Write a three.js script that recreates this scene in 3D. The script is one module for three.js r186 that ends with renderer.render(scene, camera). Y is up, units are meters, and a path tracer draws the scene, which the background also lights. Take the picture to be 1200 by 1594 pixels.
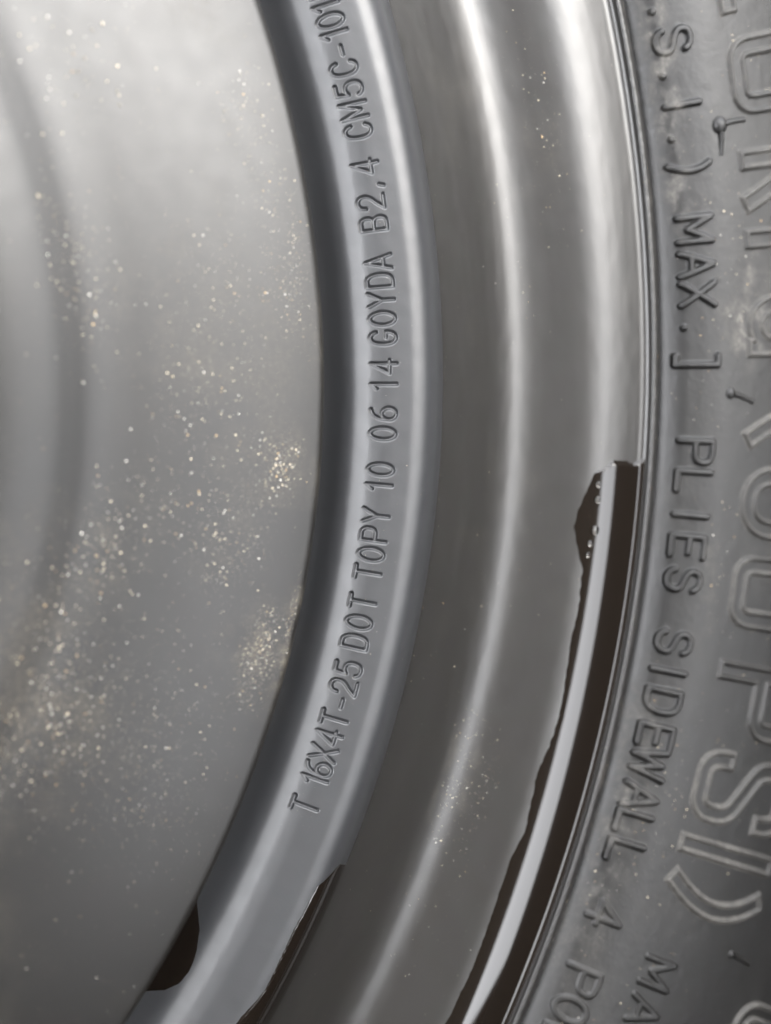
import * as THREE from 'three';
import { ImprovedNoise } from 'three/addons/math/ImprovedNoise.js';

// ------------------------------------------------------------------ camera, sky, sun, exposure
const MM = 0.001;
const scene = new THREE.Scene();
const camera = new THREE.PerspectiveCamera(40, 771 / 1024, 0.01, 60);
camera.position.set(18.55 * MM, 182.7 * MM, -1.4 * MM);
camera.up.set(-0.0924, -0.0704, -0.9932);
camera.lookAt(18.55 * MM + 0.59739, 182.7 * MM - 0.80195, -1.4 * MM + 0.00129);
camera.focus = 0.228;
camera.userData.fStop = 14;

const renderer = new THREE.WebGLRenderer({ antialias: true });
renderer.toneMapping = THREE.LinearToneMapping;
renderer.toneMappingExposure = 15;
renderer.shadowMap.enabled = true;

const noiseGen = new ImprovedNoise();
const noise = (x, y, z = 0) => noiseGen.noise(x, y, z);
function fbm(x, y, z, oct = 4) { let s = 0, a = 0.5, f = 1; for (let i = 0; i < oct; i++) { s += a * noise(x * f, y * f, z + i * 7.3); f *= 2.07; a *= 0.5; } return s; }
const sstep = (a, b, x) => { const t = Math.min(1, Math.max(0, (x - a) / (b - a))); return t * t * (3 - 2 * t); };
const lerp = (a, b, t) => a + (b - a) * t;
let seed = 12345;
function rnd() { seed = (seed + 0x6d2b79f5) | 0; let t = Math.imul(seed ^ (seed >>> 15), 1 | seed); t = (t + Math.imul(t ^ (t >>> 7), 61 | t)) ^ t; return ((t ^ (t >>> 14)) >>> 0) / 4294967296; }

const SUN = new THREE.Vector3(0.46, 1.0, -0.34).normalize(), RAD0 = Math.PI / 180;
{ // an overcast sky: bright zenith, dimmer horizon, soft uneven cloud
  const W = 512, H = 256, d = new Float32Array(W * H * 4);
  for (let j = 0; j < H; j++) for (let i = 0; i < W; i++) {
    const el = ((j + 0.5) / H - 0.5) * Math.PI, az = (i / W) * 2 * Math.PI;
    const x = Math.cos(el) * Math.cos(az), y = Math.sin(el), z = Math.cos(el) * Math.sin(az);
    const c = fbm(x * 1.6 + 3, y * 1.6, z * 1.6, 5);
    const ca = Math.max(-1, Math.min(1, x * SUN.x + y * SUN.y + z * SUN.z)), ang = Math.acos(ca) / RAD0;
    const L = (1 + 5.5 * Math.exp(-ang * ang / (2 * 22 * 22))) * (el > 0 ? (1 + 2 * y) / 3 : 0.2) * (1 + 0.35 * c);
    const k = (j * W + i) * 4;
    d[k] = L * 0.975; d[k + 1] = L * 0.988; d[k + 2] = L * 1.025; d[k + 3] = 1;
  }
  const t = new THREE.DataTexture(d, W, H, THREE.RGBAFormat, THREE.FloatType);
  t.mapping = THREE.EquirectangularReflectionMapping; t.magFilter = THREE.LinearFilter; t.needsUpdate = true;
  scene.background = t; scene.environment = t;
  scene.backgroundIntensity = 1; scene.environmentIntensity = 1;
}
const sun = new THREE.DirectionalLight(0xfffaf2, 0.25);
sun.position.copy(SUN).multiplyScalar(1.8).add(new THREE.Vector3(0.17, 0, 0));
sun.target.position.set(0.17, 0, 0);
sun.castShadow = true; sun.shadow.radius = 38;
sun.shadow.mapSize.set(2048, 2048);
Object.assign(sun.shadow.camera, { left: -0.6, right: 0.6, top: 0.6, bottom: -0.6, near: 0.05, far: 4 });
scene.add(sun, sun.target);

// ------------------------------------------------------------------ helpers
const names = {};
function numbered(n) { const k = names[n] = (names[n] ?? -1) + 1; return k ? `${n}_${String(k).padStart(3, '0')}` : n; }
function add(name, geo, mat, parent) { const m = new THREE.Mesh(geo, mat); m.name = numbered(name); m.castShadow = m.receiveShadow = true; parent.add(m); return m; }
function struct(name, geo, mat) { const m = add(name, geo, mat, scene); m.userData.kind = 'structure'; return m; }

// a section of a surface of revolution: points [radius, height] in mm, rounded and resampled by arc length
function profile(points, step) {
  const c = new THREE.CatmullRomCurve3(points.map(p => new THREE.Vector3(p[0], p[1], 0)), false, 'centripetal');
  const n0 = 6000, P = c.getPoints(n0), out = [];
  let s = 0, want = 0;
  for (let i = 0; i <= n0; i++) {
    if (i) s += P[i].distanceTo(P[i - 1]);
    if (s >= want || i === n0) { out.push({ r: P[i].x, h: P[i].y, s }); want = s + (typeof step === 'function' ? step(P[i].x) : step); }
  }
  for (let i = 0; i < out.length; i++) {
    const a = out[Math.max(0, i - 1)], b = out[Math.min(out.length - 1, i + 1)], l = Math.hypot(b.r - a.r, b.h - a.h) || 1;
    out[i].nr = -(b.h - a.h) / l; out[i].nh = (b.r - a.r) / l;
  }
  return out;
}
function at(prof, r) { // height and normal where a profile passes radius r (the last crossing)
  for (let i = prof.length - 1; i > 0; i--) {
    const a = prof[i - 1], b = prof[i];
    if ((a.r - r) * (b.r - r) <= 0 && a.r !== b.r) { const t = (r - a.r) / (b.r - a.r); return { r, h: lerp(a.h, b.h, t), nr: lerp(a.nr, b.nr, t), nh: lerp(a.nh, b.nh, t) }; }
  }
  return prof[0];
}
const RAD = Math.PI / 180;
function angles(a0, a1, fine, coarse) { // a full turn (degrees): fine between a0 and a1, coarse elsewhere
  const t = []; const n = Math.round((a1 - a0) / fine), m = Math.round((360 - a1 + a0) / coarse);
  for (let i = 0; i < n; i++) t.push(a0 + (a1 - a0) * i / n);
  for (let i = 0; i <= m; i++) t.push(a1 + (360 - a1 + a0) * i / m);
  return t;
}
function sector(a0, a1, fine) { const n = Math.round((a1 - a0) / fine); return Array.from({ length: n + 1 }, (_, i) => a0 + (a1 - a0) * i / n); }

// spin a profile; disp(angle, point) pushes along the normal (mm); key(angle, point) sorts the faces into several meshes
function revolve(prof, ths, disp, key) {
  const nt = ths.length, ns = prof.length, N = nt * ns;
  const pos = new Float32Array(N * 3), uv = new Float32Array(N * 2), keys = key ? new Int16Array(N) : null;
  const closed = Math.abs(ths[nt - 1] - ths[0] - 360) < 1e-6;
  for (let i = 0; i < nt; i++) {
    const th = ths[i], c = Math.cos(th * RAD), s = Math.sin(th * RAD), thd = closed && i === nt - 1 ? ths[0] : th;
    for (let j = 0; j < ns; j++) {
      const p = prof[j], k = i * ns + j, d = disp ? disp(thd, p) : 0;
      const r = (p.r + p.nr * d) * MM, h = (p.h + p.nh * d) * MM;
      pos[k * 3] = r * c; pos[k * 3 + 1] = h; pos[k * 3 + 2] = r * s;
      uv[k * 2] = th * RAD * 0.2; uv[k * 2 + 1] = p.s * MM;
      if (keys) keys[k] = key(thd, p);
    }
  }
  const nrm = new Float32Array(N * 3), A = new THREE.Vector3(), B = new THREE.Vector3();
  const get = (i, j, v) => { const k = (i * ns + j) * 3; return v.set(pos[k], pos[k + 1], pos[k + 2]); };
  const C = new THREE.Vector3(), D = new THREE.Vector3();
  for (let i = 0; i < nt; i++) for (let j = 0; j < ns; j++) {
    let ia = i - 1, ib = i + 1;
    if (ia < 0) ia = closed ? nt - 2 : 0;
    if (ib >= nt) ib = closed ? 1 : nt - 1;
    get(ib, j, A).sub(get(ia, j, B)); get(i, Math.min(ns - 1, j + 1), C).sub(get(i, Math.max(0, j - 1), D));
    A.cross(C).normalize().negate();
    const p = prof[j], k = i * ns + j, th = ths[i] * RAD;
    if (A.x * p.nr * Math.cos(th) + A.y * p.nh + A.z * p.nr * Math.sin(th) < 0) A.negate();
    nrm[k * 3] = A.x; nrm[k * 3 + 1] = A.y; nrm[k * 3 + 2] = A.z;
  }
  const lists = new Map();
  for (let i = 0; i < nt - 1; i++) for (let j = 0; j < ns - 1; j++) {
    const a = i * ns + j, b = a + 1, c = a + ns, d = c + 1;
    let q = 0; if (keys) q = Math.max(keys[a], keys[b], keys[c], keys[d]);
    if (q === -2) continue;
    if (!lists.has(q)) lists.set(q, []);
    lists.get(q).push(a, c, b, b, c, d);
  }
  const out = new Map();
  for (const [q, idx] of lists) {
    const map = new Map(), P = [], Nn = [], U = [], I = [];
    for (const k of idx) {
      let m = map.get(k);
      if (m === undefined) { m = map.size; map.set(k, m); P.push(pos[k * 3], pos[k * 3 + 1], pos[k * 3 + 2]); Nn.push(nrm[k * 3], nrm[k * 3 + 1], nrm[k * 3 + 2]); U.push(uv[k * 2], uv[k * 2 + 1]); }
      I.push(m);
    }
    const g = new THREE.BufferGeometry();
    g.setAttribute('position', new THREE.Float32BufferAttribute(P, 3));
    g.setAttribute('normal', new THREE.Float32BufferAttribute(Nn, 3));
    g.setAttribute('uv', new THREE.Float32BufferAttribute(U, 2));
    g.setIndex(I); out.set(q, g);
  }
  return out;
}

// ------------------------------------------------------------------ single-stroke lettering (unit height, own strokes)
const GLYPH = {
  T: 'M0 1L.62 1M.31 1L.31 0', 1: 'M.02 .8L.24 1L.24 0', 4: 'M.46 0L.46 1L0 .3L.62 .3',
  6: 'E.3 .3 .28 .3 0 360M.03 .36Q.04 .98 .5 .99', X: 'M0 0L.6 1M0 1L.6 0', '-': 'M.02 .42L.42 .42',
  2: 'M.02 .74Q.04 1 .3 1Q.58 1 .58 .74Q.58 .55 .3 .34L0 0L.6 0', 5: 'M.54 1L.1 1L.05 .58Q.2 .68 .32 .67Q.6 .64 .6 .33Q.58 0 .28 0Q.06 0 0 .2',
  D: 'M0 0L0 1L.28 1Q.6 .98 .6 .5Q.6 .02 .28 0L0 0', O: 'E.31 .5 .3 .5 0 360', 0: 'E.29 .5 .28 .5 0 360',
  P: 'M0 0L0 1L.34 1Q.6 .98 .6 .74Q.6 .48 .34 .46L0 .46', Y: 'M0 1L.31 .5L.62 1M.31 .5L.31 0',
  G: 'M.58 .8Q.52 1 .32 1Q.02 .98 .02 .5Q.02 .02 .32 0Q.6 .02 .6 .42L.34 .42', A: 'M0 0L.32 1L.64 0M.11 .32L.53 .32',
  B: 'M0 0L0 1L.34 1Q.56 .98 .56 .76Q.56 .54 .34 .53L0 .53M.34 .53Q.6 .52 .6 .27Q.6 0 .34 0L0 0', ',': 'M.14 .1L.06 -.1',
  C: 'M.58 .78Q.52 1 .32 1Q.02 .98 .02 .5Q.02 .02 .32 0Q.52 0 .58 .22', M: 'M0 0L0 1L.33 .25L.66 1L.66 0', E: 'M.56 1L0 1L0 0L.56 0M0 .52L.46 .52',
  S: 'M.56 .8Q.5 1 .3 1Q.04 1 .04 .76Q.04 .58 .3 .5Q.58 .42 .58 .24Q.56 0 .3 0Q.06 0 .02 .2', '.': 'M.06 .05L.07 .05', I: 'M.1 0L.1 1',
  ')': 'M.02 1.1Q.36 .5 .02 -.1', '(': 'M.3 1.1Q-.04 .5 .3 -.1', ']': 'M0 1.1L.26 1.1L.26 -.15L0 -.15', L: 'M0 1L0 0L.54 0', W: 'M0 1L.18 0L.38 .9L.58 0L.76 1',
  K: 'M0 0L0 1M.6 1L.06 .46M.2 .6L.62 0', a: 'M.5 .66L.5 0M.5 .2Q.44 0 .24 0Q.02 .02 .02 .32Q.02 .64 .24 .66Q.46 .66 .5 .44',
  q0: 'M.16 0L.44 0Q.6 0 .6 .16L.6 .84Q.6 1 .44 1L.16 1Q0 1 0 .84L0 .16Q0 0 .16 0', q2: 'M.02 .84Q.02 1 .18 1L.42 1Q.6 1 .6 .84L.6 .62L0 .14L0 0L.62 0',
  qS: 'M.6 .78Q.6 1 .44 1L.2 1Q.02 1 .02 .82Q.02 .66 .12 .6L.5 .4Q.6 .34 .6 .18Q.6 0 .42 0L.18 0Q0 0 0 .22',
  qP: 'M0 0L0 1L.42 1Q.6 1 .6 .84L.6 .6Q.6 .44 .42 .44L.02 .44', qI: 'M.15 0L.15 1', 'q)': 'M.02 1Q.42 .5 .02 0', 'q(': 'M.36 1Q-.06 .5 .36 0', qK: 'M0 0L0 1M.6 1L.05 .45M.18 .58L.62 0',
  q6: 'M.58 .98Q.02 .9 0 .3Q.02 0 .3 0Q.6 0 .6 .3Q.6 .56 .3 .56Q.06 .56 .02 .34', qC: 'M.6 .74Q.6 1 .3 1Q0 1 0 .72L0 .28Q0 0 .3 0Q.6 0 .6 .26',
};
const segCache = {};
function segments(ch) { // [x0,y0,x1,y1, open start?, open end?]
  if (segCache[ch]) return segCache[ch];
  const segs = []; let cx = 0, cy = 0, first = true;
  for (const m of GLYPH[ch].matchAll(/([MLQE])([^MLQE]*)/g)) {
    const v = m[2].trim().split(/\s+/).map(Number);
    if (m[1] === 'M') { cx = v[0]; cy = v[1]; first = true; continue; }
    if (m[1] === 'L') { segs.push([cx, cy, v[0], v[1]]); cx = v[0]; cy = v[1]; }
    if (m[1] === 'Q') { let px = cx, py = cy; for (let i = 1; i <= 10; i++) { const t = i / 10, u = 1 - t, x = u * u * cx + 2 * u * t * v[0] + t * t * v[2], y = u * u * cy + 2 * u * t * v[1] + t * t * v[3]; segs.push([px, py, x, y]); px = x; py = y; } cx = v[2]; cy = v[3]; }
    if (m[1] === 'E') { let px, py; for (let i = 0; i <= 28; i++) { const a = lerp(v[4], v[5], i / 28) * RAD, x = v[0] + v[2] * Math.cos(a), y = v[1] + v[3] * Math.sin(a); if (i) segs.push([px, py, x, y]); px = x; py = y; } }
    first = false;
  }
  const ends = new Map(), kk = (x, y) => x.toFixed(3) + ',' + y.toFixed(3);
  for (const s of segs) for (const q of [kk(s[0], s[1]), kk(s[2], s[3])]) ends.set(q, (ends.get(q) || 0) + 1);
  for (const s of segs) { s.push(ends.get(kk(s[0], s[1])) < 2, ends.get(kk(s[2], s[3])) < 2); }
  const xs = segs.flatMap(s => [s[0], s[2]]); segs.mid = (Math.min(...xs) + Math.max(...xs)) / 2;
  return segCache[ch] = segs;
}
// distance (mm) from a point in letter space (mm) to the strokes of a letter w x h mm; square = square stroke ends
function strokeDistance(ch, x, y, w, h, square) {
  let best = 1e9;
  for (const [x0, y0, x1, y1, e0, e1] of segments(ch)) {
    const ax = x0 * w, ay = y0 * h, dx = x1 * w - ax, dy = y1 * h - ay, L = Math.hypot(dx, dy) || 1e-6;
    const t = ((x - ax) * dx + (y - ay) * dy) / L, p = Math.abs((x - ax) * dy - (y - ay) * dx) / L;
    let d;
    if (t < 0) d = square && e0 ? Math.max(-t, p) : Math.hypot(t, p);
    else if (t > L) d = square && e1 ? Math.max(t - L, p) : Math.hypot(t - L, p);
    else d = p;
    if (d < best) best = d;
  }
  return best;
}
// letters: {ch, th (deg, centre), r (mm, base line), w, h, inward}; returns nearest distance and its index for a point of a surface
function letterField(letters, spread, square) {
  const bins = new Map();
  letters.forEach((L, i) => { const half = (L.w * 0.5 + spread + 1) / L.r / RAD; for (let b = Math.floor(L.th - half); b <= Math.floor(L.th + half); b++) { if (!bins.has(b)) bins.set(b, []); bins.get(b).push(i); } });
  return (th, r) => {
    const c = bins.get(Math.floor(th)); let best = 1e9, id = -1;
    if (c) for (const i of c) {
      const L = letters[i], up = L.inward ? L.r - r : r - L.r;
      if (up < -spread - L.h * 0.2 || up > L.h * 1.2 + spread) continue;
      let along = (th - L.th) * RAD * (L.inward ? r : L.r + L.h / 2) * (L.inward ? -1 : 1);
      const k = L.skew || 0;
      const d = strokeDistance(L.ch, along + segments(L.ch).mid * L.w / 0.62 - k * up, up, L.w / 0.62, L.h, square);
      if (d < best) { best = d; id = i; }
    }
    return [best, id];
  };
}

const TYRE = [[221.8, -15], [222.2, -10.5], [222.9, -8.0], [224.0, -5.9], [225.5, -4.3], [227.2, -3.0], [229.4, -2.0], [232, -1.0], [236, 0.2], [246, 2.0], [258, 3.4], [270, 3.9], [284, 3.4], [300, 1.0]];
function tyreArc(r) { let s = 0; for (let i = 1; i < TYRE.length; i++) { const a = TYRE[i - 1], b = TYRE[i], l = Math.hypot(b[0] - a[0], b[1] - a[1]); if (r <= b[0]) return s + l * (r - a[0]) / (b[0] - a[0]); s += l; } return s; }

// ------------------------------------------------------------------ procedural materials
function dataTex(n, m, f, srgb, rx = 1, ry = 1) {
  const d = new Uint8Array(n * m * 4);
  for (let j = 0; j < m; j++) for (let i = 0; i < n; i++) { const c = f(i / n, j / m), k = (j * n + i) * 4; for (let q = 0; q < 3; q++) d[k + q] = Math.max(0, Math.min(255, Math.round(255 * (srgb ? Math.pow(Math.max(0, c[q]), 1 / 2.2) : c[q])))); d[k + 3] = 255; }
  const t = new THREE.DataTexture(d, n, m); t.wrapS = t.wrapT = THREE.RepeatWrapping; t.magFilter = THREE.LinearFilter; t.minFilter = THREE.LinearMipmapLinearFilter; t.generateMipmaps = true;
  if (srgb) t.colorSpace = THREE.SRGBColorSpace; t.repeat.set(rx, ry); t.needsUpdate = true; return t;
}
// dust(u,v) 0..1 on a metre-sized patch: soft drifts broken up by a grain
function surfaceMats({ n = 1024, size, base, dust, drift, grainScale, rough, dustRough, bump = 0, seedZ, extraDust, extra = {} }) {
  const amt = new Float32Array(n * n);
  for (let j = 0; j < n; j++) for (let i = 0; i < n; i++) {
    const u = i / n * size, v = j / n * size; // metres
    const patch = sstep(drift[0], drift[1], fbm(u * 28, v * 28, seedZ, 4) + 0.35 * fbm(u * 150, v * 150, seedZ + 9, 3));
    const g1 = 0.5 + 0.9 * noise(u * grainScale, v * grainScale, seedZ + 3), g2 = 0.5 + 0.9 * noise(u * grainScale * 0.37, v * grainScale * 0.37, seedZ + 5);
    const grit = Math.max(0, g1) * Math.max(0, g2) * 1.6;
    amt[j * n + i] = Math.min(1, (extraDust ? extraDust(u > size / 2 ? u - size : u, v > size / 2 ? v - size : v, seedZ) * (0.3 + 0.9 * grit) : 0) + Math.max(0, drift[2] + patch * drift[3] * (0.35 + 0.9 * grit)));
  }
  const a = (u, v) => amt[Math.floor(v * n) * n + Math.floor(u * n)];
  const map = dataTex(n, n, (u, v) => { const t = a(u, v), w = 1 + 0.12 * fbm(u * size * 60, v * size * 60, seedZ + 20, 3); return [0, 1, 2].map(q => 6 * lerp(base[q] * w, dust[q], t)); }, true, 1 / size, 1 / size);
  const rmap = dataTex(n, n, (u, v) => { const t = a(u, v), r = Math.min(1, lerp(rough, dustRough, Math.min(1, t * 2.2)) + 0.02 * noise(u * size * 300, v * size * 300, seedZ)); return [r, r, r]; }, false, 1 / size, 1 / size);
  const m = new THREE.MeshPhysicalMaterial({ map, color: new THREE.Color(1 / 6, 1 / 6, 1 / 6), roughnessMap: rmap, roughness: 1, metalness: 0, ...extra });
  if (bump) { m.bumpMap = dataTex(512, 512, (u, v) => { const b = 0.5 + 0.5 * (noise(u * 50, v * 50, 1) * 0.6 + noise(u * 140, v * 140, 4) * 0.4); return [b, b, b]; }, false, 1 / 0.06, 1 / 0.06); m.bumpScale = bump; }
  return m;
}
const DUST = [0.13, 0.113, 0.085];
// settled dirt at its own places: [u, v, half width, half height, amount] in metres on the sheet of each surface
const smear = list => (u, v, z) => { let t = 0; for (const [a, b, w, h, k, turn = 0] of list) { const c = Math.cos(turn), n = Math.sin(turn), x = ((u - a) * c + (v - b) * n) / w, y = (-(u - a) * n + (v - b) * c) / h, d = Math.hypot(x, y); if (d < 1.8) { const q = fbm(u * 260, v * 260, z + 40, 4); t += k * (1 - sstep(0.1, 1.5, d + 0.9 * fbm(u * 90, v * 90, z + 60, 3))) * sstep(-0.25, 0.4, q); }; } return t; };
const discDust = smear([[0.126, 0.021, 0.006, 0.008, 0.16, 0.5], [0.1315, 0.0165, 0.0025, 0.010, 0.22, 0.12], [0.1265, -0.006, 0.0035, 0.006, 0.12], [0.118, 0.006, 0.007, 0.005, 0.09, -0.6], [0.094, 0.030, 0.012, 0.013, 0.13, 0.6], [0.101, 0.008, 0.006, 0.010, 0.1, 0.5], [0.104, -0.025, 0.010, 0.012, 0.08]]);
const rimDust = smear([[0.050, 0.0205, 0.009, 0.002, 0.16], [0.047, 0.026, 0.007, 0.0016, 0.12]]);
const wallV = r => tyreArc(r) * MM;
const tyreDust = smear([[-0.0385, wallV(240.5), 0.006, 0.006, 0.9, 0.5], [-0.047, wallV(242), 0.005, 0.005, 0.6], [0.038, wallV(226.5), 0.02, 0.005, 0.3], [0.006, wallV(235), 0.009, 0.003, 0.35], [0.055, wallV(227), 0.018, 0.006, 0.3], [-0.082, wallV(227), 0.025, 0.003, 0.9]]);
const discPaint = surfaceMats({ size: 0.3, n: 2048, base: [0.0046, 0.0042, 0.0037], dust: DUST, drift: [-0.05, 0.45, 0.004, 0.10], grainScale: 2600, rough: 0.36, dustRough: 0.6, bump: 0.000008, seedZ: 2, extra: { specularIntensity: 0.8 }, extraDust: discDust });
const ringPaint = surfaceMats({ size: 0.3, base: [0.0165, 0.0172, 0.0188], dust: DUST, drift: [0.2, 0.6, 0.01, 0.08], grainScale: 2600, rough: 0.40, dustRough: 0.555, bump: 0.000012, seedZ: 31 });
const rimPaint = surfaceMats({ size: 0.3, base: [0.0074, 0.0068, 0.0061], dust: DUST, drift: [0.1, 0.6, 0.008, 0.06], grainScale: 2600, rough: 0.33, dustRough: 0.5, bump: 0.000008, seedZ: 57, extra: { specularIntensity: 1.0 }, extraDust: rimDust });
const lipPaint = surfaceMats({ size: 0.15, base: [0.007, 0.0065, 0.006], dust: [0.12, 0.10, 0.075], drift: [0.1, 0.6, 0.004, 0.3], grainScale: 2200, rough: 0.35, dustRough: 0.8, bump: 0.00008, seedZ: 71 });
const rubber = surfaceMats({ size: 0.3, n: 2048, base: [0.0038, 0.0036, 0.0034], dust: [0.12, 0.113, 0.102], drift: [0.0, 0.6, 0.006, 0.14], grainScale: 2400, rough: 0.42, dustRough: 0.85, bump: 0.00004, seedZ: 93, extra: { specularIntensity: 0.6 }, extraDust: tyreDust });
const wornRubber = surfaceMats({ size: 0.3, base: [0.0042, 0.004, 0.0038], dust: [0.12, 0.113, 0.102], drift: [-0.4, 0.25, 0.05, 0.38], grainScale: 2400, rough: 0.42, dustRough: 0.85, bump: 0.00004, seedZ: 118, extra: { specularIntensity: 0.6 } });
const muddyWater = new THREE.MeshPhysicalMaterial({ color: new THREE.Color(0.0048, 0.0035, 0.0026), roughness: 0.05, ior: 1.33 });

// ------------------------------------------------------------------ the setting round the wheel: unseen load bay, its panels placed to shape the reflections
const carpet = new THREE.MeshStandardMaterial({ color: new THREE.Color(0.03, 0.026, 0.022), roughness: 1, map: dataTex(256, 256, (u, v) => { const n = 0.75 + 0.35 * noise(u * 90, v * 90, 2) + 0.2 * noise(u * 20, v * 20, 7); return [n, n, n]; }, true, 8, 8) });
const trim = new THREE.MeshStandardMaterial({ color: new THREE.Color(0.022, 0.019, 0.016), roughness: 0.8 });  // dark tone of the unseen panels that darken the reflections
const paleOverhead = new THREE.MeshStandardMaterial({ color: new THREE.Color(0.82, 0.75, 0.66), roughness: 0.95 });  // pale tone of the overhead panels, chosen to lift dark reflections in the rim
function box(name, m, x, y, z, w, h, d) { const g = new THREE.BoxGeometry(w, h, d); const o = struct(name, g, m); o.position.set(x, y, z); return o; }
box('floor', carpet, 0.05, -0.20, 0.1, 1.5, 0.02, 1.6);
box('unseen_wall_right', trim, 0.47, 0.12, 0.16, 0.05, 0.62, 1.08);  // out of view, height and ends set to darken reflections in the rim well
box('unseen_wall_left', trim, -0.72, 0.10, 0.1, 0.04, 0.60, 1.2);  // out of view, darkens what the steep faces reflect from the left
box('unseen_wall_back', trim, 0.05, 0.18, 0.50, 1.5, 0.76, 0.05);  // out of view, darkens the lower end of the disc
box('unseen_overhead_panel', trim, 0.05, 0.60, 0.79, 1.5, 0.03, 1.1);  // out of view, front edge set to keep sky off the lower disc
box('unseen_overhead_panel', paleOverhead, 0.04, 0.55, 0.13, 0.67, 0.03, 0.68).rotation.y = -0.14;  // unseen, stands in for a person leaning over; edges shape the rim highlights
box('unseen_overhead_panel', paleOverhead, -0.17, 0.56, -0.38, 0.42, 0.03, 0.36);  // added overhead piece, blocks rear left sky from the inner corner of the ring

// ------------------------------------------------------------------ the spare wheel
const wheel = new THREE.Group(); wheel.name = 'spare_wheel'; scene.add(wheel);
wheel.userData = { label: 'dark grey steel spare wheel with stamped rim text and a dusty black tyre', category: 'spare wheel' };

// the raised centre of the wheel disc
const discProf = profile([[32, -6], [33, 14], [36, 16.5], [44, 17], [56, 15.2], [72, 14.1], [84, 14.45], [88.5, 14.15], [91, 13.85], [93.5, 13.4], [96, 12.95], [98.5, 12.68], [101.5, 12.58], [106, 12.6], [118, 12.6], [127, 12.4], [131.5, 12.2], [132.7, 12.1], [133.3, 11.85], [133.6, 11.3], [133.7, 9.5], [134.2, 4], [136.4, -7], [137.8, -13]], 0.5);
for (const g of revolve(discProf, angles(-46, 46, 0.25, 1.5)).values()) { planar(g); add('centre_disc', g, discPaint, wheel); }
function planar(g) { const p = g.attributes.position, u = g.attributes.uv; for (let i = 0; i < p.count; i++) u.setXY(i, p.getX(i), p.getZ(i)); }

// the stamped ring: groove wall, sloping text face, rounded shoulder, fall to the weld
const ringPts = [[136.8, -11.0], [141, -11.6], [144.8, -11.7], [146.9, -11.1], [148.3, -9.95], [149.4, -8.6], [150.3, -7.3], [151.3, -6.05], [152.3, -5.2], [153.3, -4.4], [154.3, -3.78], [155.4, -3.2], [156.7, -2.7], [158, -2.27], [159.3, -1.85], [159.95, -1.66], [160.6, -1.56], [161.4, -1.5], [162.2, -1.5], [163, -1.6], [164.1, -1.98], [165.7, -2.88], [167.9, -4.6], [170.2, -6.8], [171.8, -8.6], [173.0, -10.0], [173.5, -11]];
const ringProf = profile(ringPts, r => (r > 151.9 && r < 158.9 ? 0.13 : 0.45));
const stamp = [['T', 17.76], ['1', 16.19], ['6', 15.45], ['X', 14.51], ['4', 13.48], ['T', 12.37], ['-', 11.39], ['2', 10.4], ['5', 9.27], ['D', 7.61], ['O', 6.42], ['T', 5.16], ['T', 3.37], ['O', 2.25], ['P', 1.04], ['Y', -0.11], ['1', -1.86], ['0', -2.92], ['0', -5.1], ['6', -6.3], ['1', -7.94], ['4', -9.12], ['G', -10.84], ['O', -11.99], ['Y', -13.1], ['D', -14.24], ['A', -15.34], ['B', -17.6], ['2', -18.85], [',', -19.77], ['4', -20.92], ['C', -22.97], ['M', -24.17], ['5', -25.4], ['C', -26.57], ['-', -27.6], ['1', -28.49], ['0', -29.32], ['1', -30.08], ['E', -31.1]]
  .map(([ch, th]) => ({ ch, th, r: 157.35, w: 2.12, h: 3.9, inward: true }));
const stampField = letterField(stamp, 1.2, false);
let lastT = NaN, lastR = NaN, lastV;
function stampAt(th, r) { if (th !== lastT || r !== lastR) { lastT = th; lastR = r; lastV = r > 151.2 && r < 158.7 ? stampField(th, r) : [1e9, -1]; } return lastV; }
const ringGeos = revolve(ringProf, angles(-42, 42, 0.055, 1.5), (th, p) => {
  const [d] = stampAt(th, p.r);
  let h = 0.02 * noise(th * 1.1, p.r * 0.35, 3) ;
  if (d < 1.2) h += -0.37 * (1 - sstep(0.08, 0.39, d));
  return h;
}, (th, p) => { const [d, i] = stampAt(th, p.r); return d < 0.62 ? i + 1 : 0; });
const ring = add('stamped_ring', ringGeos.get(0), ringPaint, wheel);
for (const [q, g] of ringGeos) if (q > 0) add('stamped_character', g, ringPaint, ring);

// the rim: well, rise to the bead seat, flange and its turned-up lip
const rimPts = [[169.5, -9.4], [173.2, -10.15], [175.75, -10.57], [178.25, -10.97], [180.85, -11.37], [183.45, -11.79], [186.05, -12.19], [188.6, -12.45], [190.95, -12.46], [193.05, -12.19], [195.0, -11.69], [196.8, -11.01], [198.5, -10.24], [200.15, -9.4], [201.8, -8.57], [203.5, -7.76], [205.25, -7.04], [207.2, -6.46], [209.3, -6.03], [211.55, -5.73], [213.9, -5.52], [216.4, -5.39], [217.75, -5.31], [218.45, -5.1], [218.9, -4.7], [219.1, -4.15]];
const rimProf = profile(rimPts, 0.3);
const rim = add('rim', [...revolve(rimProf, angles(-46, 46, 0.12, 1.5), (th, p) => 0.015 * noise(th * 0.8, p.r * 0.5, 11)).values()][0], rimPaint, wheel);
const lipProf = profile([[219.1, -4.15], [219.2, -3.8], [219.55, -3.6], [220.3, -3.63], [220.95, -3.8], [221.25, -4.15], [221.35, -5.8], [221.15, -10.6]], 0.14);
add('rim_lip', [...revolve(lipProf, angles(-46, 46, 0.1, 1.5), (th, p) => 0.03 * noise(th * 2.1, 1.5, 5) + 0.02 * noise(th * 7, p.s * 0.3, 8)).values()][0], lipPaint, rim);

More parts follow.
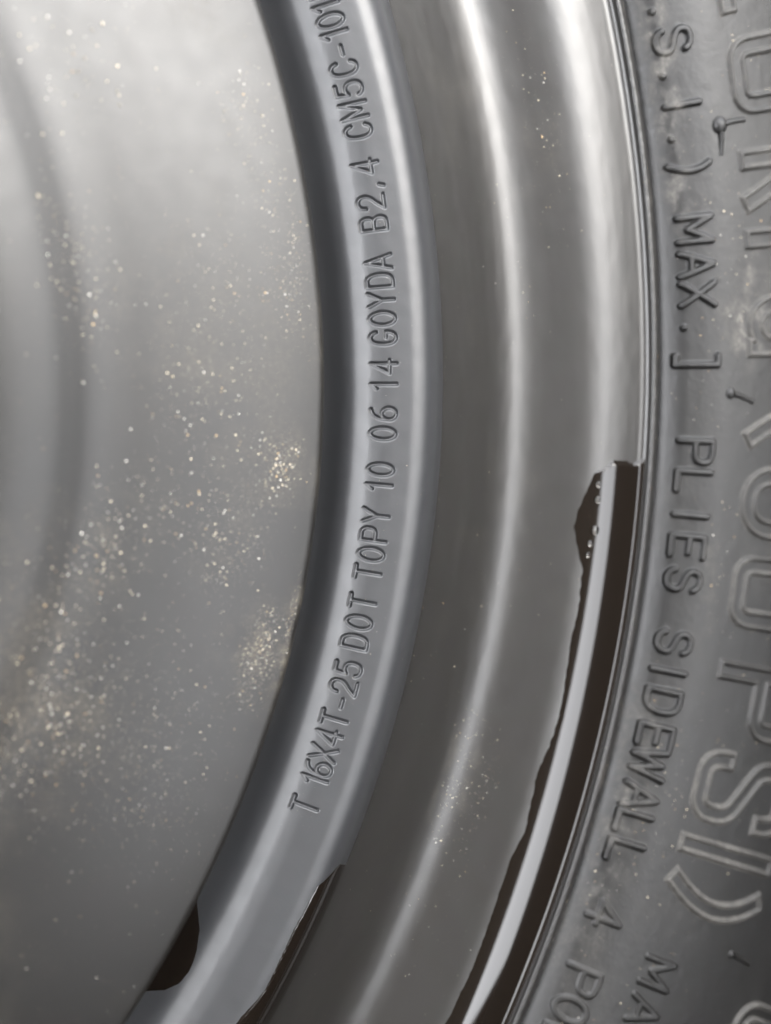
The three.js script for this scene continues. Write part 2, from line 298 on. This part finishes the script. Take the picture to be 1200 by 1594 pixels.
// the tyre
const tyrePts = [...TYRE, [314, -4], [324, -12], [330, -22], [333, -36], [334, -70], [331, -110], [318, -130], [280, -140], [230, -134], [214, -126]];
const tyreFine = r => r;
const tyreProf = profile(tyrePts, r => (r < 223.4 ? 0.3 : 0.24));
// keep the fine spacing on the upper wall only
const upper = tyreProf.filter((p, i) => p.h > -15 && p.r < 292), lower = tyreProf.filter((p, i) => !(p.h > -15 && p.r < 292) && p.r > 250).filter((p, i, a) => i % 12 === 0 || i === a.length - 1);
const small = [['.', -25.74], ['S', -24.28], ['.', -22.8], ['I', -21.36], ['.', -19.86], [')', -18.45], ['M', -15.56], ['A', -13.89], ['X', -12.49], ['.', -10.91], [']', -9.33], ['P', -4.92], ['L', -3.48], ['I', -1.82], ['E', -0.31], ['S', 1.35], ['S', 4.41], ['I', 5.82], ['D', 7.32], ['E', 9.01], ['W', 10.35], ['A', 12.01], ['L', 13.32], ['L', 14.75], ['4', 17.78], ['P', 21.03], ['O', 22.44], ['L', 23.9]]
  .map(([ch, th]) => ({ ch, th, r: 226.7, w: 4.3, h: 6.4 }));
for (const [ch, th] of [['M', 19.42], ['A', 21.2]]) small.push({ ch, th, r: 241.6, w: 4.6, h: 7.2 });
const big = [['q2', -26.6], ['q0', -22.1], ['qK', -17.5], ['qP', -13.6], ['a', -10.9], ['q(', -6.2], ['q6', -2.7], ['q0', 1.5], ['qP', 6.5], ['qS', 10.6], ['qI', 13.45], ['q)', 15.6]]
  .map(([ch, th]) => ({ ch, th, r: 242.6, w: ch === 'qK' ? 8.2 : 11.5, h: 22.5 }));
big.push({ ch: 'qC', th: 20.6, r: 272, w: 12, h: 20 });
const smallField = letterField(small, 1.6, false), bigField = letterField(big, 2.6, true);
let lT = NaN, lR = NaN, lV;
function wallAt(th, r) {
  if (th === lT && r === lR) return lV; lT = th; lR = r;
  const a = r > 223 && r < 252 ? smallField(th, r) : [1e9, -1], b = r > 237 ? bigField(th, r) : [1e9, -1];
  return lV = [a[0], a[1], b[0], b[1]];
}
const wear = (th) => 1 - 0.55 * sstep(15, 19, th);
const wallDisp = (th, p) => {
  if (p.r > 293 || th < -34 || th > 30) return 0;
  const [d, , e] = wallAt(th, p.r);
  let h = 0.04 * fbm(th * 1.3, p.r * 0.3, 2, 3) + 0.012 * noise(th * 6, p.r * 1.4, 9);
  if (d < 1.5) h += 0.72 * wear(th) * (1 - sstep(0.36, 0.72, d));
  if (e < 2.6) h += 0.62 * (1 - sstep(0.22, 0.58, Math.abs(e - 1.5))) + 0.10 * (1 - sstep(1.3, 1.8, e));
  return h;
};
const wallGeos = revolve(upper, sector(-33, 29.5, 0.053), wallDisp, (th, p) => { const [d, i, e, k] = wallAt(th, p.r); return d < 0.82 ? i + 1 : Math.abs(e - 1.5) < 0.62 ? 100 + k : 0; });
// one skin: the visible sector, the rest of that wall, and the outer wall with the tread
import { mergeGeometries } from 'three/addons/utils/BufferGeometryUtils.js';
const rest = [...revolve(upper.filter((p, i, a) => i % 6 === 0 || i === a.length - 1), sector(29.5, 327, 1.25)).values()][0];
const outer = [...revolve([upper[upper.length - 1], ...lower], angles(-40, 40, 0.8, 1.25)).values()][0];
const tyre = add('tyre', mergeGeometries([wallGeos.get(0), rest, outer]), rubber, wheel);
for (const [q, g] of wallGeos) if (q > 0) add('raised_character', g, q >= 100 ? wornRubber : rubber, tyre);

// moulding nubs with a thin tail left by the vents of the tyre mould
function nub(th, r, size, tail, tailTurn) {
  const p = at(upper, r), pts = [];
  for (let i = 0; i <= 8; i++) { const a = i / 8 * Math.PI / 2; pts.push(new THREE.Vector2(Math.cos(a) * size * MM, Math.sin(a) * size * 0.7 * MM)); }
  pts[8].x = 0;
  const parts = [new THREE.LatheGeometry(pts, 16)];
  for (const [len, turn] of tail) {
    const c = new THREE.CatmullRomCurve3([0, 0.35, 0.7, 1].map(t => new THREE.Vector3((size * 0.3 + t * len) * MM, (0.5 * (1 - t) + 0.05) * MM, t * t * 0.6 * MM)));
    const g = new THREE.TubeGeometry(c, 10, 0.55 * MM, 10); g.rotateY(turn); parts.push(g);
  }
  const g = mergeGeometries(parts.map(x => { x.deleteAttribute('uv'); return x.index ? x : x; }));
  const uv = new Float32Array(g.attributes.position.count * 2); for (let i = 0; i < uv.length / 2; i++) { uv[i * 2] = g.attributes.position.getX(i) + th * 0.01; uv[i * 2 + 1] = g.attributes.position.getZ(i) + 0.05; }
  g.setAttribute('uv', new THREE.BufferAttribute(uv, 2));
  const m = add('vent_nub', g, rubber, tyre);
  place(m, p, th, -0.3);
}
const YUP = new THREE.Vector3(0, 1, 0);
function place(o, p, th, lift) {
  const c = Math.cos(th * RAD), s = Math.sin(th * RAD);
  o.position.set((p.r + p.nr * lift) * c * MM, (p.h + p.nh * lift) * MM, (p.r + p.nr * lift) * s * MM);
  o.quaternion.setFromUnitVectors(YUP, new THREE.Vector3(p.nr * c, p.nh, p.nr * s));
}
nub(-20.14, 237.0, 1.8, [[5.5, 0.5], [5, -1.2]]);
nub(-7.76, 236.8, 1.25, [[5.5, -0.05]]);
nub(17.51, 262.9, 1.0, [[6, -0.3]]);

// ------------------------------------------------------------------ muddy water lying on the wheel
function pool(name, label, prof, th0, th1, r0, r1, inside, thick, level) { // inside(th, r): mm from the edge, positive within the water
  const part = prof.filter(p => p.r >= r0 && p.r <= r1);
  const g = [...revolve(part, sector(th0, th1, 0.05), (th, p) => { const e = inside(th, p.r); return e <= 0 ? -0.03 : -0.03 + thick * (0.6 * sstep(0, 0.3, e) + 0.4 * sstep(0, 0.8, e)) + (level ? level(p, e) : 0); },
    (th, p) => (inside(th, p.r) > -0.15 ? 1 : -2))].filter(([q]) => q === 1)[0][1];
  const m = add(name, g, muddyWater, scene);
  m.userData = { label, category: 'water' };
  return m;
}
const interp = (tab, x) => { if (x <= tab[0][0]) return tab[0][1]; for (let i = 1; i < tab.length; i++) if (x <= tab[i][0]) return lerp(tab[i - 1][1], tab[i][1], (x - tab[i - 1][0]) / (tab[i][0] - tab[i - 1][0])); return tab[tab.length - 1][1]; };
const edge1 = [[-4.3, 211.35], [-3.88, 209.55], [-3.61, 207.35], [-2.93, 206.35], [-1.71, 204.75], [-0.67, 204.15], [0.31, 205.15], [1.44, 206.75], [3.28, 207.15], [5.32, 206.75], [7.66, 207.35], [9.51, 207.65], [10.9, 206.95], [12.32, 206.15], [15.31, 207.05], [16.2, 206.35], [16.92, 206.05], [19.62, 206.25], [22.45, 206.65], [25.19, 206.25], [40, 206.25]];
const fineRim = profile(rimPts, 0.16);
pool('water_pool', 'dark muddy water lying along the rim flange with a wavy edge', fineRim, -5, 41, 200.5, 218.95, (th, r) => {
  const e = r - interp(edge1, th) - 0.45 * fbm(th * 1.7, 4, 1, 4);
  const top = (th + 4.3 + 0.35 * noise(r * 0.35, 2, 3)) * 3.6;
  return Math.min(e, top, r > 218.9 ? -1 : 9);
}, 0.10, (p, e) => 0.32 * sstep(206, 214.5, p.r) * sstep(0, 1.0, e));
const edge2 = [[19.9, 168], [20.2, 166.0], [21.71, 162.4], [24.45, 161.6], [28.07, 162.0], [30.23, 160.2], [42, 159.5]];
const fineRing = profile(ringPts, 0.16);
pool('water_pool', 'dark water strip below the stamped text on the ring shoulder', fineRing, 19.5, 41.5, 156, 176.5, (th, r) => Math.min(r - interp(edge2, th) - 0.3 * fbm(th * 2.1, 9, 1, 3), (th - 20.1) * 3, r > 176.3 ? -1 : 9), 0.09);
pool('water_pool', 'small dark wet patch in the groove beside the raised centre', fineRing, 20, 33, 146, 153.5, (th, r) => {
  const a = (th - 26.6) / 4.6, b = (interp([[23.5, 147], [25.5, 148.6], [26.8, 150.0], [28.0, 150.8], [29.2, 151.2], [30.1, 150.9], [30.8, 150.0], [31.4, 148.6], [33, 146.5]], th) - r);
  return Math.min(b + 0.12 * fbm(th * 1.5, r * 0.4, 2, 2), (32 - th) * 2.6, (th - 23.8) * 2);
}, 0.07);
// loose drops that stand by the water's top end
const dropMat = new THREE.MeshPhysicalMaterial({ color: 0xffffff, roughness: 0.02, ior: 1.33, transmission: 1, thickness: 0.001, attenuationColor: new THREE.Color(0.7, 0.62, 0.5), attenuationDistance: 0.003 });
const dropWhere = ['on the wet rim flange, uppermost of the drops', 'on the wet rim flange, second of the drops from the top', 'on the wet rim flange, largest of the drops', 'on the wet rim flange, just under the largest drop', 'on the wet rim flange, lowest of the drops'];
[[-3.0, 208.3, 0.5], [-2.2, 208.4, 0.62], [-0.62, 208.5, 0.8], [0.1, 207.8, 0.5], [0.7, 207.6, 0.42]].forEach(([th, r, s], i) => {
  const g = new THREE.SphereGeometry(s * MM, 20, 12); g.scale(1, 0.5, 1.15);
  const m = add('water_drop', g, dropMat, scene); place(m, at(rimProf, r), th, 0.30);
  m.userData = { label: 'clear water drop ' + dropWhere[i], category: 'water drop' };
});

// ------------------------------------------------------------------ sand grains scattered over everything: nobody could count them
{
  const g = new THREE.IcosahedronGeometry(1, 1), p = g.attributes.position, seen = {};
  for (let i = 0; i < p.count; i++) { const k = [p.getX(i), p.getY(i), p.getZ(i)].map(v => v.toFixed(3)).join(); const f = seen[k] ??= 0.75 + 0.4 * rnd(); p.setXYZ(i, p.getX(i) * f, p.getY(i) * f * 0.7, p.getZ(i) * f); }
  g.computeVertexNormals();
  const list = [];
  const q = new THREE.Quaternion(), q2 = new THREE.Quaternion(), v = new THREE.Vector3();
  function grain(prof, r, th, s) {
    const a = at(prof, r), c = Math.cos(th * RAD), n = Math.sin(th * RAD);
    q.setFromUnitVectors(YUP, v.set(a.nr * c, a.nh, a.nr * n)); q2.setFromAxisAngle(YUP, rnd() * 6.28);
    const lift = s * 0.4;
    list.push(new THREE.Matrix4().compose(new THREE.Vector3((a.r + a.nr * lift) * c * MM, (a.h + a.nh * lift) * MM, (a.r + a.nr * lift) * n * MM), q.clone().multiply(q2), new THREE.Vector3(1, 1, 1).multiplyScalar(s * MM)));
  }
  const size = (lo = 0.035, hi = 0.2) => lo * 0.6 + (hi * 0.9 - lo) * Math.pow(rnd(), 8);
  const gauss = () => (rnd() + rnd() + rnd() - 1.5) / 0.75;
  // [profile, radius, angle, spread mm along radius, spread mm along arc, count, size]
  const D = discProf, R = rimProf, T = upper, G = ringProf;
  const clusters = [
    [D, 126, -2.9, 2.6, 3.6, 190, 0.16], [D, 122, -1, 4, 6, 120, 0.14], [D, 128, 9.6, 2.5, 5, 420, 0.12], [D, 132, 7.2, 0.7, 5, 130, 0.10], [D, 119, 3.4, 5, 5, 150, 0.15], [D, 101, 4.8, 4, 7, 160, 0.17], [D, 99, 18.5, 8, 9, 520, 0.15], [D, 109, 1, 6, 6, 120, 0.16],
    [D, 96, -16.6, 4, 9, 200, 0.16], [D, 103, -31, 6, 7, 90, 0.2], [D, 126, -21, 4, 9, 150, 0.12], [D, 115, -13, 7, 9, 170, 0.14], [D, 128, -13.5, 3, 5, 130, 0.11], [D, 130, -17, 2, 5, 70, 0.13], [D, 110, 15, 10, 10, 260, 0.12], [D, 95, 10, 6, 8, 180, 0.15], [D, 118, 20, 8, 8, 180, 0.1], [D, 112, -7, 7, 7, 160, 0.16], [D, 126, -26, 4, 4, 60, 0.14],
    [R, 193, 14.2, 2.2, 10, 200, 0.13], [R, 198, 13.5, 1.6, 8, 90, 0.11], [R, 201, -22, 3, 14, 90, 0.17], [R, 194, -14, 5, 18, 40, 0.15], [R, 190, 6, 5, 20, 45, 0.16], [R, 197, 20, 5, 18, 60, 0.12],
    [T, 228, 14, 4, 22, 160, 0.16], [T, 236, 12, 4, 16, 120, 0.17], [T, 237, 0, 2.4, 12, 45, 0.22], [T, 232, -16, 6, 16, 110, 0.18], [T, 240, -14, 6, 14, 120, 0.18], [T, 250, 8, 10, 30, 180, 0.15], [T, 234, -8, 5, 12, 70, 0.15], [T, 232, 22, 8, 12, 70, 0.18], [T, 246, -22, 8, 14, 60, 0.16],
    [G, 157, -3, 2.5, 40, 60, 0.09], [G, 164, 0, 1.6, 50, 70, 0.08], [G, 155, 12, 1.5, 20, 40, 0.09],
  ];
  for (const [prof, r, th, dr, da, n, hi] of clusters) for (let i = 0; i < n * (prof === D ? 3 : prof === R ? 1.8 : 1.3); i++) {
    const rr = r + gauss() * dr, tt = th + gauss() * da / r / RAD;
    if (prof === D && rr > 132.5) continue; if (prof === T && rr < 225) continue; if (prof === R && rr > 217) continue;
    grain(prof, rr, tt, size(0.035, hi * 1.1));
  }
  for (let i = 0; i < 2600; i++) grain(D, 78 + rnd() * 54, -40 + rnd() * 80, size(0.03, 0.1));
  for (let i = 0; i < 500; i++) grain(R, 176 + rnd() * 41, -40 + rnd() * 80, size(0.03, 0.12));
  for (let i = 0; i < 900; i++) grain(T, 225 + rnd() * 56, -33 + rnd() * 64, size(0.03, 0.13));
  const lipAll = lipProf;
  for (let i = 0; i < 700; i++) { const a = lipAll[2 + Math.floor(rnd() * 14) % (lipAll.length - 4)]; const th = -38 + rnd() * 78; grain([a, a], a.r, th, size(0.03, 0.12)); }
  for (let i = 0; i < 160; i++) grain(R, 173.3 + rnd() * 1.2, -38 + rnd() * 60, size(0.03, 0.1));
  const gm = new THREE.MeshStandardMaterial({ color: 0xffffff, roughness: 0.55 });
  const im = new THREE.InstancedMesh(g, gm, list.length); const col = new THREE.Color();
  list.forEach((m, i) => { im.setMatrixAt(i, m); const t = rnd(), b = 0.22 + 0.85 * Math.pow(rnd(), 2.5); im.setColorAt(i, t < 0.12 ? col.setRGB(0.5 * b, 0.34 * b, 0.17 * b) : t < 0.75 ? col.setRGB(0.5 * b, 0.43 * b, 0.31 * b) : col.setRGB(0.55 * b, 0.52 * b, 0.46 * b)); });
  im.name = 'sand_grains'; im.castShadow = im.receiveShadow = true;
  im.userData = { kind: 'stuff', label: 'pale sand grains scattered over the wheel and tyre', category: 'sand' };
  scene.add(im);
}
renderer.render(scene, camera);
